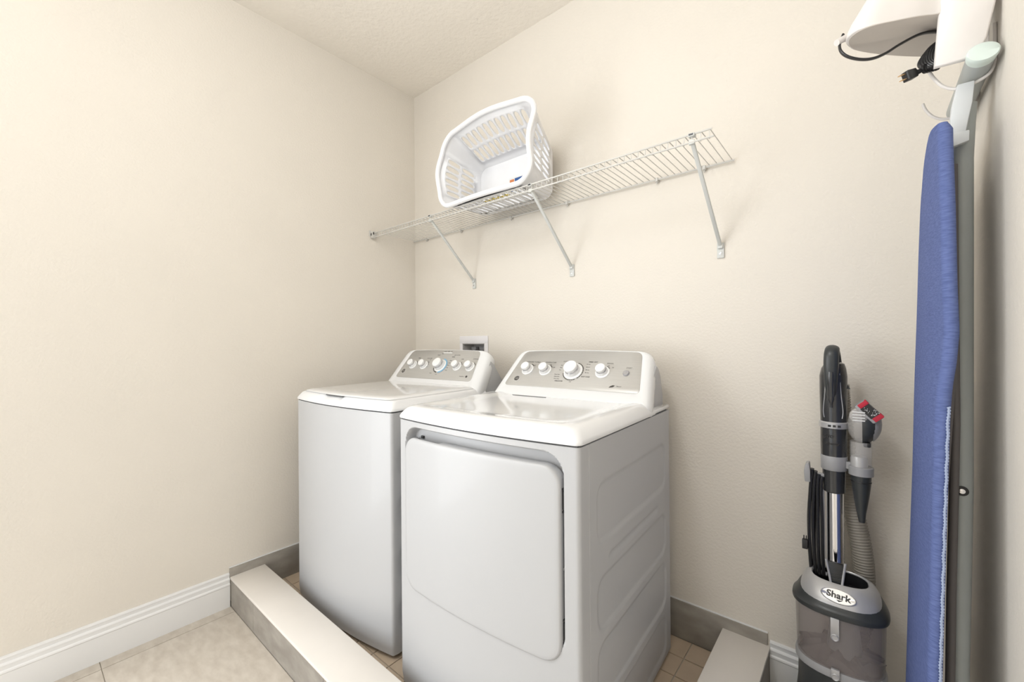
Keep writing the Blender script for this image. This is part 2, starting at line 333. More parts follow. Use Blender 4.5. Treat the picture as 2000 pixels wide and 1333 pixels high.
# ------------------------------------------------------------------ laundry appliances
def appliance(kind, name, label, cat, loc, rz):
    dry = kind == 'dryer'
    W = .690 if dry else .685; Dp = .704; BUL = .026 if dry else .030
    t = thing(name, label, cat, loc, rz)
    bul = lambda x: -BUL * (1 - ((x + W / 2) / (W / 2)) ** 2)
    z0, z1 = .047, .940
    # plan outline : (x, y, nx, ny inward, section, coordinate)
    pts = []; rc = .013; ny = 116
    ysd = [Dp - (Dp - .056) * k / (ny - 1) for k in range(ny)] + [.0535, .052, .0505, .045, .035, .025]
    for y in ysd: pts.append((-W, y, 1, 0, 'L', y))
    for k in range(7):
        a = radians(180 + 90 * k / 6)
        pts.append((-W + rc + rc * cos(a), rc + rc * sin(a), -cos(a), -sin(a), 'C', 0))
    nx = 120
    for k in range(1, nx):
        f = k / nx; f = f - .9 * sin(4 * pi * f) / (4 * pi) if False else .5 - .5 * cos(pi * f) * (1 - .25 * sin(pi * f) ** 2)
        x = -W + rc + (W - 2 * rc) * f
        pts.append((x, bul(x) - bul(-rc), 0, 1, 'F', x))
    for k in range(7):
        a = radians(270 + 90 * k / 6)
        pts.append((-rc + rc * cos(a), rc + rc * sin(a), -cos(a), -sin(a), 'C', 0))
    for y in reversed(ysd): pts.append((0, y, -1, 0, 'R', y))
    nz = 150
    zs = [z0 + (.86 - z0) * k / 134 for k in range(134)] + [.86 + .08 * k / 31 for k in range(32)]; nz = len(zs)
    if dry: panels = [(.377, .745, .283, .083, .045), (.377, .502, .283, .073, .045), (.377, .318, .283, .083, .045), (.377, .135, .283, .07, .045), (.372, .611, .205, .011, .010)]
    else: panels = [(.365, .760, .335, .062, .045), (.365, .575, .335, .065, .045), (.365, .380, .335, .062, .045), (.365, .187, .335, .064, .045)]
    def disp(sec, c, z):
        d = 0.0
        if sec in 'LR':
            for (cy, cz, hy, hz, r) in panels:
                d = max(d, .0045 * sst(0, -.009, sd_rr(c, z, cy, cz, hy, hz, r)))
            if abs(c - .052) < .001 and dry: d = max(d, .0025)
        if sec == 'F' and dry:
            d = max(d, .034 * sst(0, -.011, sd_rr(c, z, -.3465, .665, .3055, .259, .062)))
        return d
    vs = []; n = len(pts)
    for z in zs:
        for (x, y, ax, ay, sec, c) in pts:
            d = disp(sec, c, z); lo = 0.004 * sst(.09, z0, z) if sec == 'F' or sec == 'C' else 0
            vs.append((x + ax * (d + lo), y + ay * (d + lo), z))
    fs = []
    for k in range(nz - 1):
        for i in range(n - 1): fs.append((k * n + i, k * n + i + 1, (k + 1) * n + i + 1, (k + 1) * n + i))
        fs.append((k * n + n - 1, k * n, (k + 1) * n, (k + 1) * n + n - 1))
    fs.append(tuple(range(n - 1, -1, -1))); fs.append(tuple((nz - 1) * n + i for i in range(n)))
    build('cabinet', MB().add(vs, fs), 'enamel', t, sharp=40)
    # dark toe kick and feet
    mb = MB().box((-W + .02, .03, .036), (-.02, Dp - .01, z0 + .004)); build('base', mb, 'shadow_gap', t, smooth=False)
    for fx in (-W + .05, -.05):
        for fy in (.06, Dp - .04):
            build('foot', MB().lathe([(.019, .0277), (.019, .034), (.010, .036), (.010, .047)], (fx, fy, 0), 16), 'black', t)
    # dark seam under the lid
    build('seam', MB().box((-W + .008, -BUL * .25 + .012, .939), (-.008, Dp - .004, .947)), 'shadow_gap', t, smooth=False)
    # lid: rings of inset outlines
    def outline(ins, N=34, yb=.545, ov=.003, notch=0.0):
        r = .02 + ins * .4; x0 = -W - ov + ins; x1 = ov - ins; o = []
        def yf(x):
            xx = min(0, max(-W, x)); base = bul(xx) - bul(-rc) - ov + ins
            if notch: base += notch * (sst(-.455, -.435, x) - sst(-.315, -.285, x))
            return base
        for k in range(6): a = radians(180 + 90 * k / 5); o.append((x0 + r + r * cos(a), yf(x0 + r) + r + r * sin(a)))
        for k in range(1, N):
            x = x0 + r + (x1 - x0 - 2 * r) * k / N; o.append((x, yf(x)))
        for k in range(6): a = radians(270 + 90 * k / 5); o.append((x1 - r + r * cos(a), yf(x1 - r) + r + r * sin(a)))
        o.append((x1, yb)); o.append((x0, yb)); return o
    if dry: lev = [(.006, .9445, 0), (0, .9452, 0), (-.001, .951, 0), (.002, .958, 0), (.010, .970, 0), (.018, .979, 0), (.027, .9845, 0), (.038, .987, 0), (.052, .987, 0), (.064, .9858, 0), (.078, .9838, 0), (.092, .9822, 0), (.106, .981, 0), (.125, .9805, 0), (.16, .9805, 0)]
    else: lev = [(.006, .9445, 0), (0, .9452, 0), (-.001, .951, 0), (.002, .957, 0), (.008, .966, .006), (.014, .975, .016), (.021, .981, .022), (.030, .9835, .026), (.045, .985, .02), (.07, .985, 0)]
    rings = [[(x, y, z) for x, y in outline(i, notch=nn)] for i, z, nn in lev]
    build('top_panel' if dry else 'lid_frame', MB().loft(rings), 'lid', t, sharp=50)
    build('rear_ledge', MB().box((-W - .002, .48, .9455), (.002, Dp + .002, .960)), 'lid', t, bevel=.005)
    if not dry:
        # the opening lid with its overhanging front lip
        rings = []
        for ins, z in ((.006, .9835), (0, .9845), (.003, .9868), (.009, .9895), (.020, .9920), (.05, .9935)):
            o = []
            x0, x1 = -W + .028 + ins, -.028 - ins; r = .035
            yf = lambda x: bul(x) - bul(-rc) + .020 + ins
            for k in range(6): a = radians(180 + 90 * k / 5); o.append((x0 + r + r * cos(a), yf(x0 + r) + r + r * sin(a), z))
            for k in range(1, 24):
                x = x0 + r + (x1 - x0 - 2 * r) * k / 24; o.append((x, yf(x), z))
            for k in range(6): a = radians(270 + 90 * k / 5); o.append((x1 - r + r * cos(a), yf(x1 - r) + r + r * sin(a), z))
            o.append((x1, .492, z)); o.append((x0, .492, z)); rings.append(o)
        build('lid', MB().loft(rings), 'lid', t, sharp=50)
        build('lid_grip_shade', MB().box((-.435, -.002, .9795), (-.312, .02, .9850)), 'shadow_gap', t, smooth=False)  # dark block paints the shade in the slit under the lid lip
    else:
        rings = []
        s = MB().prism([(-.56, .470, .980), (-.40, .474, .980), (-.40, .478, .980), (-.56, .474, .980)], (0, 0, .0022))
        build('lint_screen_slot', s, 'shadow_gap', t, smooth=False)
    # console: shield, rear housing, silver panel, knobs
    if dry: pc, pb, pt_, a0, a1 = -.3435, .300, .268, (.52, 1.014), (.64, 1.149)
    else: pc, pb, pt_, a0, a1 = -.3405, .276, .252, (.505, 1.012), (.61, 1.147)
    L = sqrt((a1[0] - a0[0]) ** 2 + (a1[1] - a0[1]) ** 2)
    vv = Vector((0, (a1[0] - a0[0]) / L, (a1[1] - a0[1]) / L)); nn = Vector((0, -vv.z, vv.y))
    tg = .22 if dry else .08
    Mx = Matrix((Vector((1, 0, 0)), vv, nn)).transposed().to_4x4(); Mx.translation = Vector((pc, a0[0], a0[1]))
    def shape(g, arch=.006, r=.03, rb=.018, dv=0.0, extra=0.0):
        hb, ht = pb + g, pt_ + g; vb, vt = -g - dv, L + .004 + g * tg; o = []
        P = [(-hb - extra, vb), (hb + extra, vb), (ht, vt), (-ht, vt)]; R = [rb, rb, r, r]
        for i, (p, rr) in enumerate(zip(P, R)):
            p = Vector(p); a = (Vector(P[i - 1]) - p).normalized(); b = (Vector(P[(i + 1) % 4]) - p).normalized()
            ang = a.angle(b); dd = rr / math.tan(ang / 2); q0 = p + a * dd; q1 = p + b * dd
            for k in range(7):
                s_ = k / 6; o.append((1 - s_) ** 2 * q0 + 2 * s_ * (1 - s_) * p + s_ * s_ * q1)
            if i == 2:
                for k in range(1, 16):
                    x = q1.x + (-q1.x - q1.x) * k / 16; o.append(Vector((x, vt)))
        return [Vector((p.x, p.y + (arch * (1 - (p.x / ht) ** 2) + .004 if p.y > L * .6 else 0) * sst(L * .6, L, p.y))) for p in o]
    def ring(g, h, **k): return [(p.x, p.y, h) for p in shape(g, **k)]
    mb = MB(); mb.x = Mx
    W2 = .040 if dry else .060
    ex = .008
    kw = dict(r=.048, rb=.02, dv=.022, extra=ex)
    mb.loft([ring(W2 - .016, -.078, **kw), ring(W2 - .006, -.066, **kw), ring(W2, -.048, **kw), ring(W2 + .001, -.030, **kw), ring(W2 - .002, -.017, **kw), ring(W2 * .84, -.007, r=.043, rb=.02, dv=.024, extra=ex), ring(W2 * .6, -.001, r=.04, rb=.02, dv=.024, extra=ex), ring(W2 * .35, .0018, r=.036, rb=.018, dv=.024), ring(.004, .0018), ring(.0005, .0004)])
    con = build('console', mb, 'lid', t, sharp=50)
    # rear housing
    xr, xl = -.020, -W + .020
    pr = [(a0[0] + .0, .956), (a0[0] + .01, 1.0), (a1[0] - .004, a1[1] - .040), (a1[0] + .022, a1[1] - .058), (a1[0] + .034, a1[1] - .075), (Dp - .004, 1.0), (Dp - .002, .956)]
    mb = MB(); mb.loft([[(x, y, z) for y, z in pr] for x in (xl, xr)]); build('rear_housing', mb, 'enamel', con, bevel=.004)
    mb = MB(); mb.x = Mx; mb.loft([ring(0, -.004), ring(0, .0012), ring(-.001, .0018)]); build('control_panel', mb, 'silver', con, sharp=60)
    def knob(x, v, r, h, big=False, led=False):
        mb = MB(); mb.x = Mx @ Matrix.Translation((x - pc, v, .0018))
        sk = 1.42 if not big else 1.40
        mb.lathe([(r * sk, 0), (r * sk, .0022), (r * sk * .93, .0030), (r * 1.18, .0036), (r * 1.12, .002)], n=36)
        s_ = build('knob_skirt', mb, ['knob' if not led else 'knob'], con)
        mb = MB(); mb.x = Mx @ Matrix.Translation((x - pc, v, .0038)); mb.m = 0
        mb.lathe([(r * 1.05, 0), (r * 1.02, h * .42), (r * .94, h * .50), (r * .90, h * .54), (r * .96, h * .60), (r * .98, h * .92), (r * .90, h * .99), (r * .5, h * 1.01), (.0005, h * 1.01)], n=36)
        ro = build('knob', mb, ['knob', 'knob_grey'], con)
        for p in ro.data.polygons:
            cz = (Mx.inverted() @ p.center).z - .0038
            if h * .44 < cz < h * .60: p.material_index = 1
        return ro
    def arc(x, v, r, a0_, a1_, n, dash, mat, w=.0028):
        mb = MB(); mb.x = Mx @ Matrix.Translation((x - pc, v, .0019))
        for k in range(n):
            s0 = radians(a0_ + (a1_ - a0_) * k / n); s1 = radians(a0_ + (a1_ - a0_) * (k + dash) / n)
            q = [(r * cos(s0), r * sin(s0), 0), (r * cos(s1), r * sin(s1), 0), ((r + w) * cos(s1), (r + w) * sin(s1), 0), ((r + w) * cos(s0), (r + w) * sin(s0), 0)]
            mb.prism(q, (0, 0, .0005))
        return build('dial_marks', mb, mat, con, smooth=False)
    def T_(s, x, v, size, shear=0, b=0): return (s, size, Mx @ Matrix.Translation((x - pc, v, .0020)), shear, b)
    if dry:
        for x in (-.556, -.466): knob(x, .086, .0195, .030)
        knob(-.334, .086, .0285, .036, big=True); knob(-.208, .088, .0200, .030)
        arc(-.334, .086, .0415, 195, 300, 9, .8, 'dark', .0034); arc(-.334, .086, .0415, 310, 440, 10, .8, 'dark', .0034)
        for x, a in ((-.556, 40), (-.466, 30), (-.208, 40)): arc(x, .087, .0295, a, a + 32, 1, 1, 'dark', .0035)
        mb = MB(); mb.x = Mx @ Matrix.Translation((-.113 - pc, .086, .0018)); mb.lathe([(.0125, 0), (.0125, .004), (.0105, .007), (.0005, .0075)], n=24); build('start_button', mb, 'knob_grey', con)
        tx = [T_('EXTENDED TUMBLE', -.545, .128, .0082), T_('TEMPERATURE', -.455, .128, .0082), T_('COTTONS', -.378, .135, .0078), T_('TIMED DRY', -.262, .136, .0078, 0, .0002),
              T_('SIGNAL', -.188, .131, .0082), T_('START', -.108, .112, .0078), T_('Low', -.452, .118, .006), T_('High', -.430, .103, .006), T_('Off', -.530, .110, .006), T_('On', -.172, .112, .006), T_('Off', -.192, .119, .006),
              T_('DELICATES', -.382, .035, .0074, 0, .0002), T_('EASY CARE', -.272, .062, .0074, 0, .0002), T_('Sensor', -.125, .026, .007), T_('Off', -.330, .034, .007)]
        for k in range(3): tx.append(T_('More Dry', -.402 + .003 * k, .068 - .011 * k, .0062))
        for k in range(3): tx.append(T_('Dry', -.396, .115 - .012 * k, .0062))
        for k in range(4): tx.append(T_('%d min' % (20 + 20 * k), -.278 + .002 * k, .124 - .014 * k, .0062))
        text_obj('lettering', tx, 'print', con)
        mb = MB(); mb.x = Mx @ Matrix.Translation((-.152 - pc, .024, .0019)) @ Matrix.Rotation(.35, 4, 'Z')
        mb.prism([(-.012, -.002, 0), (.004, -.004, 0), (.012, .001, 0), (.004, .005, 0), (-.006, .003, 0)], (0, 0, .0005)); build('leaf_mark', mb, 'dark', con, smooth=False)
        gx, gv = -.590, .036
    else:
        for x in (-.527, -.440, -.197, -.110): knob(x, .083, .0185, .030)
        knob(-.317, .083, .0265, .036, big=True)
        arc(-.317, .083, .0385, -75, 75, 1, 1, 'blue_led', .0005)
        mb = MB(); mb.x = Mx @ Matrix.Translation((-.317 - pc, .083, .0018)); n_ = 30
        i_ = [(.0385 * cos(radians(-80 + 165 * k / n_)), .0385 * sin(radians(-80 + 165 * k / n_)), .0012) for k in range(n_ + 1)]
        o_ = [(.0450 * cos(radians(-80 + 165 * k / n_)), .0450 * sin(radians(-80 + 165 * k / n_)), .0012) for k in range(n_ + 1)]
        mb.prism(i_ + o_[::-1], (0, 0, .0008)); build('dial_ring', mb, 'blue_led', con, smooth=False)
        arc(-.317, .083, .0395, 200, 262, 1, 1, 'dark', .0045)
        arc(-.317, .083, .0395, 200, 262, 6, .7, 'dark', .0045)
        for x in (-.527, -.440, -.197, -.110): arc(x, .084, .0275, 20, 60, 1, 1, 'dark', .003)
        mb = MB(); mb.x = Mx @ Matrix.Translation((-.312 - pc, .166, .0018)); mb.box((-.032, -.0022, 0), (.032, .0022, .001)); build('status_lights', mb, 'knob', con, smooth=False)
        tx = [T_('TEMP', -.505, .128, .0082), T_('LOAD SIZE', -.425, .128, .0078), T_('SOIL', -.185, .128, .0082), T_('OPTIONS', -.098, .130, .0082), T_('START', -.368, .150, .008), T_('SPIN', -.345, .160, .007), T_('LID LOCKED', -.235, .152, .0072), T_('RINSE', -.255, .140, .008),
              T_('WASH    RINSE    SPIN', -.312, .1745, .0062), T_('DeepRinse', -.135, .026, .007)]
        for k in range(5): tx.append(T_('Cycle', -.262, .118 - .015 * k, .0064))
        for k in range(4): tx.append(T_('Off', -.412, .118 - .015 * k, .0058))
        tx.append(T_('Cold', -.317, .030, .006)); tx.append(T_('Casual', -.36, .036, .006))
        text_obj('lettering', tx, 'print', con)
        mb = MB(); mb.x = Mx @ Matrix.Translation((-.104 - pc, .026, .0018))
        mb.lathe([(.0062, 0), (.0062, .0006), (.0005, .0006)], n=16); build('badge', mb, 'dark', con)
        gx, gv = -.575, .040
    # round maker's emblem at the lower left of the panel
    mb = MB(); mb.x = Mx @ Matrix.Translation((gx - pc, gv, .0018)); mb.lathe([(.0145, 0), (.0145, .0007), (.0118, .0012), (.0118, .0008), (.0005, .0008)], n=28)
    em = build('emblem', mb, ['chrome_trim', 'dark'], con)
    for p in em.data.polygons:
        c = (mb.x.inverted() @ p.center)
        if sqrt(c.x ** 2 + c.y ** 2) < .011 and c.z > .0004: p.material_index = 1
    text_obj('emblem_letters', [('GE', .0125, Mx @ Matrix.Translation((gx - pc, gv, .0029)), .3, 0)], 'chrome_trim', con)
    # dryer door
    if dry:
        def dshape(ins, notch=False):
            o = rr_pts(.2995 - ins, .248 - ins, .052 - ins * .7, 8, (-.349, .640)); ob = rr_pts(.2995, .248, .052, 8, (-.349, .640))
            res = []; o2 = []
            for i, p in enumerate(o):
                q = o[(i + 1) % len(o)]; o2.append(p)
                pb_, qb = ob[i], ob[(i + 1) % len(o)]; m = int(max(abs(pb_[0] - qb[0]), abs(pb_[1] - qb[1])) / .012)
                for k in range(1, m): o2.append((p[0] + (q[0] - p[0]) * k / m, p[1] + (q[1] - p[1]) * k / m))
            for x, z in o2:
                if notch and z > .84: z -= .034 * (sst(-.612, -.600, x) - sst(-.495, -.475, x))
                res.append((x, z))
            return res
        yo = lambda x: bul(x) - bul(-rc)
        rings = []
        for ins, dy, nt_ in ((.004, .030, True), (0, .026, True), (0, .0055, True), (0, .002, False), (.0006, -.0015, False), (.0025, -.0042, False), (.006, -.0055, False)):
            rings.append([(x, yo(x) + dy, z) for x, z in dshape(ins, nt_)])
        # front skin as a grid so that the bulge is followed
        mb = MB(); mb.loft(rings, (False, False))
        N_ = len(rings[-1]); cx_, cz_ = -.349, .640
        for s_ in (.97, .9, .8, .65, .5, .33, .16):
            rings.append([(cx_ + (x - cx_) * s_, yo(cx_ + (x - cx_) * s_) - .0058, cz_ + (z - cz_) * s_) for x, z in dshape(.006)])
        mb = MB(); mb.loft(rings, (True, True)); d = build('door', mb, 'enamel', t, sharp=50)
        for zz in (.803, .476):
            build('hinge', MB().box((-.0520, .002, zz - .023), (-.0435, .022, zz + .023)).box((-.052, .001, zz + .025), (-.0455, .018, zz + .030)).box((-.052, .001, zz - .031), (-.0455, .018, zz - .026)), 'black', d, smooth=False)
        build('latch', MB().box((-.050, .004, .628), (-.0465, .02, .634)), 'vac_mid', d, smooth=False)
        build('door_catch', MB().box((-.598, .018, .882), (-.586, .030, .891)), 'black', d, smooth=False)
    # power cord / hoses behind, towards the wall
    return t
appliance('dryer', 'clothes_dryer', 'white front-loading clothes dryer with a wide blank door and silver control panel, nearer machine', 'dryer', (1.707, -.816, 0), radians(2.5))
appliance('washer', 'washing_machine', 'white top-loading washing machine with lidded top and five knobs, nearer the left wall', 'washer', (.911, -.8045, 0), radians(3.66))

# ------------------------------------------------------------------ wire shelf
SH = thing('wire_shelf', 'long white wire shelf with three slanted struts on the back wall', 'shelf', (0, 0, 1.53))
so = (0, 0, 1.53)
SZ, SX = 1.858, 1.877
build('front_rail', MB().tube([(.006, -.310, 1.8535), (SX + .008, -.310, 1.8535)], .0032, 8), 'wire', SH, off=so)
build('front_rail', MB().tube([(.006, -.312, 1.828), (SX + .014, -.312, 1.828)], .0032, 8), 'wire', SH, off=so)
build('back_rail', MB().tube([(.004, -.012, 1.8545), (SX + .008, -.012, 1.8545)], .0038, 8), 'wire', SH, off=so)
wm = None; nw = 74
for k in range(nw):
    xw = .016 + (SX - .016) * k / (nw - 1)
    if wm is None:
        m = MB().tube([(0, -.009, SZ - 1.53), (0, -.15, SZ - 1.53), (0, -.303, SZ - 1.53), (0, -.3085, SZ - .0035 - 1.53), (0, -.3085, 1.824 - 1.53)], .0016, 6)
        w = build('wire', m, 'wire', SH); wm = w.data
    else:
        w = bpy.data.objects.new('wire', wm); COL.objects.link(w); w.parent = SH
    w.location.x = xw
for xb in (.544, 1.192, 1.835):
    mb = MB()
    p0 = Vector((xb - .010, -.303, 1.832)); p1 = Vector((xb, -.010, 1.552))
    d = (p1 - p0).normalized(); sd = Vector((1, 0, 0)); nr = d.cross(sd)
    w = .0062
    mb.loft([[p + sd * (a * w) + nr * (b * w * .8) for a, b in ((-1, -1), (1, -1), (1, 1), (-1, 1))] for p in (p0, p1)])
    st = build('support_strut', mb, 'strut', SH, off=so, bevel=.002)
    mb = MB().box((xb - .0125, -.006, 1.505), (xb + .0125, -.0004, 1.562)).box((xb - .009, -.014, 1.540), (xb + .009, -.004, 1.560)); build('foot_plate', mb, 'strut', st, off=so, bevel=.002)
    m = MB(); m.x = Matrix.Translation((xb, -.006, 1.522)) @ Matrix.Rotation(radians(90), 4, 'X'); m.lathe([(.0045, 0), (.004, .002), (.0005, .0028)], n=14); build('screw', m, 'chrome', st, off=so)
    xb -= .010
    mb = MB().box((xb - .010, -.316, 1.846), (xb + .010, -.296, 1.857)).box((xb - .009, -.314, 1.822), (xb + .009, -.303, 1.836)); build('rail_clip', mb, 'strut', st, off=so, bevel=.002)
    build('clip_slot', MB().box((xb - .007, -.3175, 1.849), (xb + .006, -.3158, 1.854)), 'black', st, off=so, smooth=False)
for xc in (.132, .446, .828, 1.173, 1.601, 1.782):
    mb = MB().box((xc - .006, -.020, 1.845), (xc + .006, -.0005, 1.861)); mb.tube([(xc, -.010, 1.846), (xc, -.010, 1.838)], .0035, 8)
    build('wall_clip', mb, 'wire', SH, off=so, bevel=.0015)
mb = MB().box((.0005, -.335, 1.832), (.004, -.285, 1.868)).box((.004, -.326, 1.822), (.022, -.298, 1.862)); eb = build('end_bracket', mb, 'wire', SH, off=so, bevel=.003)
build('bracket_slot', MB().box((.0215, -.322, 1.842), (.0232, -.314, 1.856)).box((.006, -.3275, 1.836), (.016, -.3255, 1.85)), 'print', eb, off=so, smooth=False)

# ------------------------------------------------------------------ laundry basket on the shelf
BO = (0.91, -.18, 1.862)
BK = thing('laundry_basket', 'white slotted plastic laundry basket lying on its side on the wire shelf', 'basket', BO)
def rr_s(s, a, b, r):
    """rounded rectangle by side: s in 0..4 (right, top, left, bottom); corners take the ends of each side"""
    side = int(s) % 4; u = s - int(s)
    hw, hh = (a, b)
    c = .13  # fraction of each side taken by half corners
    def corner(k, f):  # k corner index between side k-1 and k, f 0..1
        ang0 = (-45 + 90 * k - 45 + 90 * f)
        cxy = [(a - r, -b + r), (a - r, b - r), (-a + r, b - r), (-a + r, -b + r)][k % 4]
        t_ = radians(ang0); return (cxy[0] + r * cos(t_), cxy[1] + r * sin(t_))
    if u < c: return corner(side, .5 + .5 * u / c)
    if u > 1 - c: return corner(side + 1, .5 * (u - 1 + c) / c)
    q = (u - c) / (1 - 2 * c)
    p0 = corner(side, 1.0); p1 = corner(side + 1, 0.0)
    return (p0[0] + (p1[0] - p0[0]) * q, p0[1] + (p1[1] - p0[1]) * q)
def bsurf(s, t):
    x0, z0 = rr_s(s, .232, .126, .045); x1, z1 = rr_s(s, .283, .172, .075)
    x0 += .893; z0 += 2.004; x1 += .924; z1 += 2.040
    x1 += .10 * (z1 - 2.040)
    y1 = -.322; y0 = -.062
    side = int(s) % 4; u = s - int(s)
    wv = math.sin(pi * u) ** 2
    if side in (1, 3): y1 += -.012 * wv
    if side == 1: z1 += .020 * wv
    if side in (0, 2): y1 += -.016 * wv; x1 += (-.010 if side == 0 else -.012) * wv
    return Vector((x0 + (x1 - x0) * t, y0 + (y1 - y0) * t, z0 + (z1 - z0) * t))
cells = []
for side in range(4):
    nh = 11 if side in (1, 3) else 6
    cells.append((side, side + .065, False)); cells.append((side + .065, side + .13, False))
    for k in range(nh): cells.append((side + .13 + .74 * k / nh, side + .13 + .74 * (k + 1) / nh, True))
    cells.append((side + .87, side + .935, False)); cells.append((side + .935, side + 1.0, False))
mb = MB()
NA = 16
def sq(a):
    c, s_ = cos(a), sin(a); m = max(abs(c), abs(s_)); return c / m, s_ / m
rows = [(0, .06, False), (.06, .16, False), (.16, .52, True), (.52, .86, True), (.86, 1.0, False)]
for s0, s1, hole in cells:
    for t0, t1, hr in rows:
        sm, tm, hs, ht = (s0 + s1) / 2, (t0 + t1) / 2, (s1 - s0) / 2, (t1 - t0) / 2
        if hole and hr:
            A = [2 * pi * k / NA for k in range(NA)]
            O = [(sq(a)[0], sq(a)[1]) for a in A]
            Hh = []
            for a in A:
                hx = .66; hy = .86; q = sq(a); rad = .16
                # stadium: clamp direction
                c, s_ = cos(a), sin(a)
                e = 3.2
                k_ = (abs(c) ** e + abs(s_) ** e) ** (-1 / e)
                Hh.append((hx * c * k_, hy * s_ * (abs(c) ** 2.4 + abs(s_) ** 2.4) ** (-1 / 2.4)))
            vs = [bsurf(sm + hs * x, tm + ht * y) for x, y in O] + [bsurf(sm + hs * x, tm + ht * y) for x, y in Hh]
            mb.add(vs, [(k, (k + 1) % NA, NA + (k + 1) % NA, NA + k) for k in range(NA)])
        else:
            mb.add([bsurf(s0, t0), bsurf(s1, t0), bsurf(s1, t1), bsurf(s0, t1)], [(0, 1, 2, 3)])
base = [bsurf(s, 0) for s0, s1, h in cells for s in (s0,)]
mb.add(base, [tuple(range(len(base)))])
o = build('basket_wall', mb, 'basket', BK, off=BO, merge=True, sharp=60)
md = o.modifiers.new('thickness', 'SOLIDIFY'); md.thickness = .0032; md.offset = 0
rim = [bsurf(4 * k / 120, 1.0) for k in range(120)]
build('rim', MB().tube(rim, .0115, 10, closed=True), 'basket', BK, off=BO)
# maker's sticker on the basket bottom and a yellow one outside on the lower wall
y_ = -.0665
st = build('sticker', MB().box((.862, y_, 1.955), (.985, y_ + .001, 2.030)), 'label_white', BK, off=BO, smooth=False)
build('sticker_print', MB().box((.900, y_ - .0008, 1.968), (.984, y_, 2.024)), 'label_blue', st, off=BO, smooth=False)
build('sticker_print', MB().box((.868, y_ - .0008, 2.000), (.896, y_, 2.022)), 'label_red', st, off=BO, smooth=False)
build('sticker_print', MB().box((.866, y_ - .0008, 1.960), (.890, y_, 1.990)), 'label_blue', st, off=BO, smooth=False)
def lowq(x, y): # point on the outer lower wall
    t_ = (y + .062) / (-.305 + .062); z0 = 2.004 - .126; z1 = 2.045 - .178; return Vector((x, y, z0 + (z1 - z0) * t_ - .0035))
q = [lowq(.87, -.262), lowq(1.02, -.262), lowq(1.02, -.245), lowq(.87, -.245)]
build('sticker', MB().prism(q, (0, 0, -.0008)), 'label_yellow', BK, off=BO, smooth=False)

# ------------------------------------------------------------------ iron holder with hooks
HO = (2.425, -.24, 1.9)
HL = thing('iron_holder', 'white plastic iron rest and hook rack high on the right wall', 'holder', HO)
# the iron shaped rest: domed shell with a flat underside, point into the room
RO = catmull([(2.400, -.353), (2.371, -.353), (2.335, -.374), (2.291, -.392), (2.255, -.405), (2.228, -.402), (2.212, -.385), (2.209, -.363), (2.214, -.340), (2.226, -.315), (2.257, -.275), (2.298, -.23), (2.345, -.185), (2.400, -.140)], 5) if False else catmull([(x, y, 0) for x, y in ((2.400, -.350), (2.371, -.352), (2.335, -.372), (2.291, -.390), (2.255, -.402), (2.228, -.400), (2.212, -.384), (2.209, -.363), (2.214, -.340), (2.226, -.315), (2.257, -.275), (2.298, -.23), (2.345, -.185), (2.400, -.140))], 5)
def iron_out(sc, z):
    return [(2.400 + (p.x - 2.400) * sc, -.262 + (p.y + .262) * (1 - (1 - sc) * .6), z) for p in RO]
rings = [iron_out(*a) for a in ((.985, 1.935), (1.0, 1.938), (.985, 1.952), (.95, 1.968), (.90, 1.985), (.83, 2.01), (.74, 2.04), (.60, 2.07), (.4, 2.09))]
sh = build('iron_rest', MB().loft(rings), 'holder', HL, off=HO, sharp=60)
build('rest_underside_shade', MB().loft([iron_out(.972, 1.9358), iron_out(.968, 1.9335)]), 'holder_shade', sh, off=HO)  # thin darker sheet, painted shade on the underside
# front plate and wall housing
def plate(y, g=0):
    return [(2.364 + g, y, 1.816 + g), (2.415, y, 1.8135 + g), (2.436 - g, y, 1.824 + g), (2.446 - g, y, 1.850), (2.460 - g, y, 1.925), (2.4675 - g, y, 2.02), (2.4675 - g, y, 2.10 - g), (2.384 + g, y, 2.10 - g), (2.3735 + g, y, 1.95)]
build('front_plate', MB().loft([plate(-.3405), plate(-.3485, .001), plate(-.3510, .004)]), 'holder', HL, off=HO, sharp=60)
build('wall_plate', MB().box((2.470, -.22, 1.86), (2.4675, -.09, 2.10)), 'holder', HL, off=HO, bevel=.006)
build('top_plate', MB().box((2.386, -.3405, 2.085), (2.4675, -.12, 2.10)), 'holder', HL, off=HO, bevel=.002)
for yk, xt, zt in ((-.294, 2.360, 1.838), (-.12, 2.365, 1.832)):
    P = [(2.4655, yk, 1.90), (2.4655, yk, 1.84), (2.4645, yk, 1.812), (2.455, yk, 1.79), (2.430, yk, 1.778), (2.405, yk, 1.777), (2.385, yk, 1.79), (2.371, yk, 1.812), (xt, yk, zt)]
    build('hook', MB().tube(catmull(P, 6), .0034, 10), 'holder', HL, off=HO)
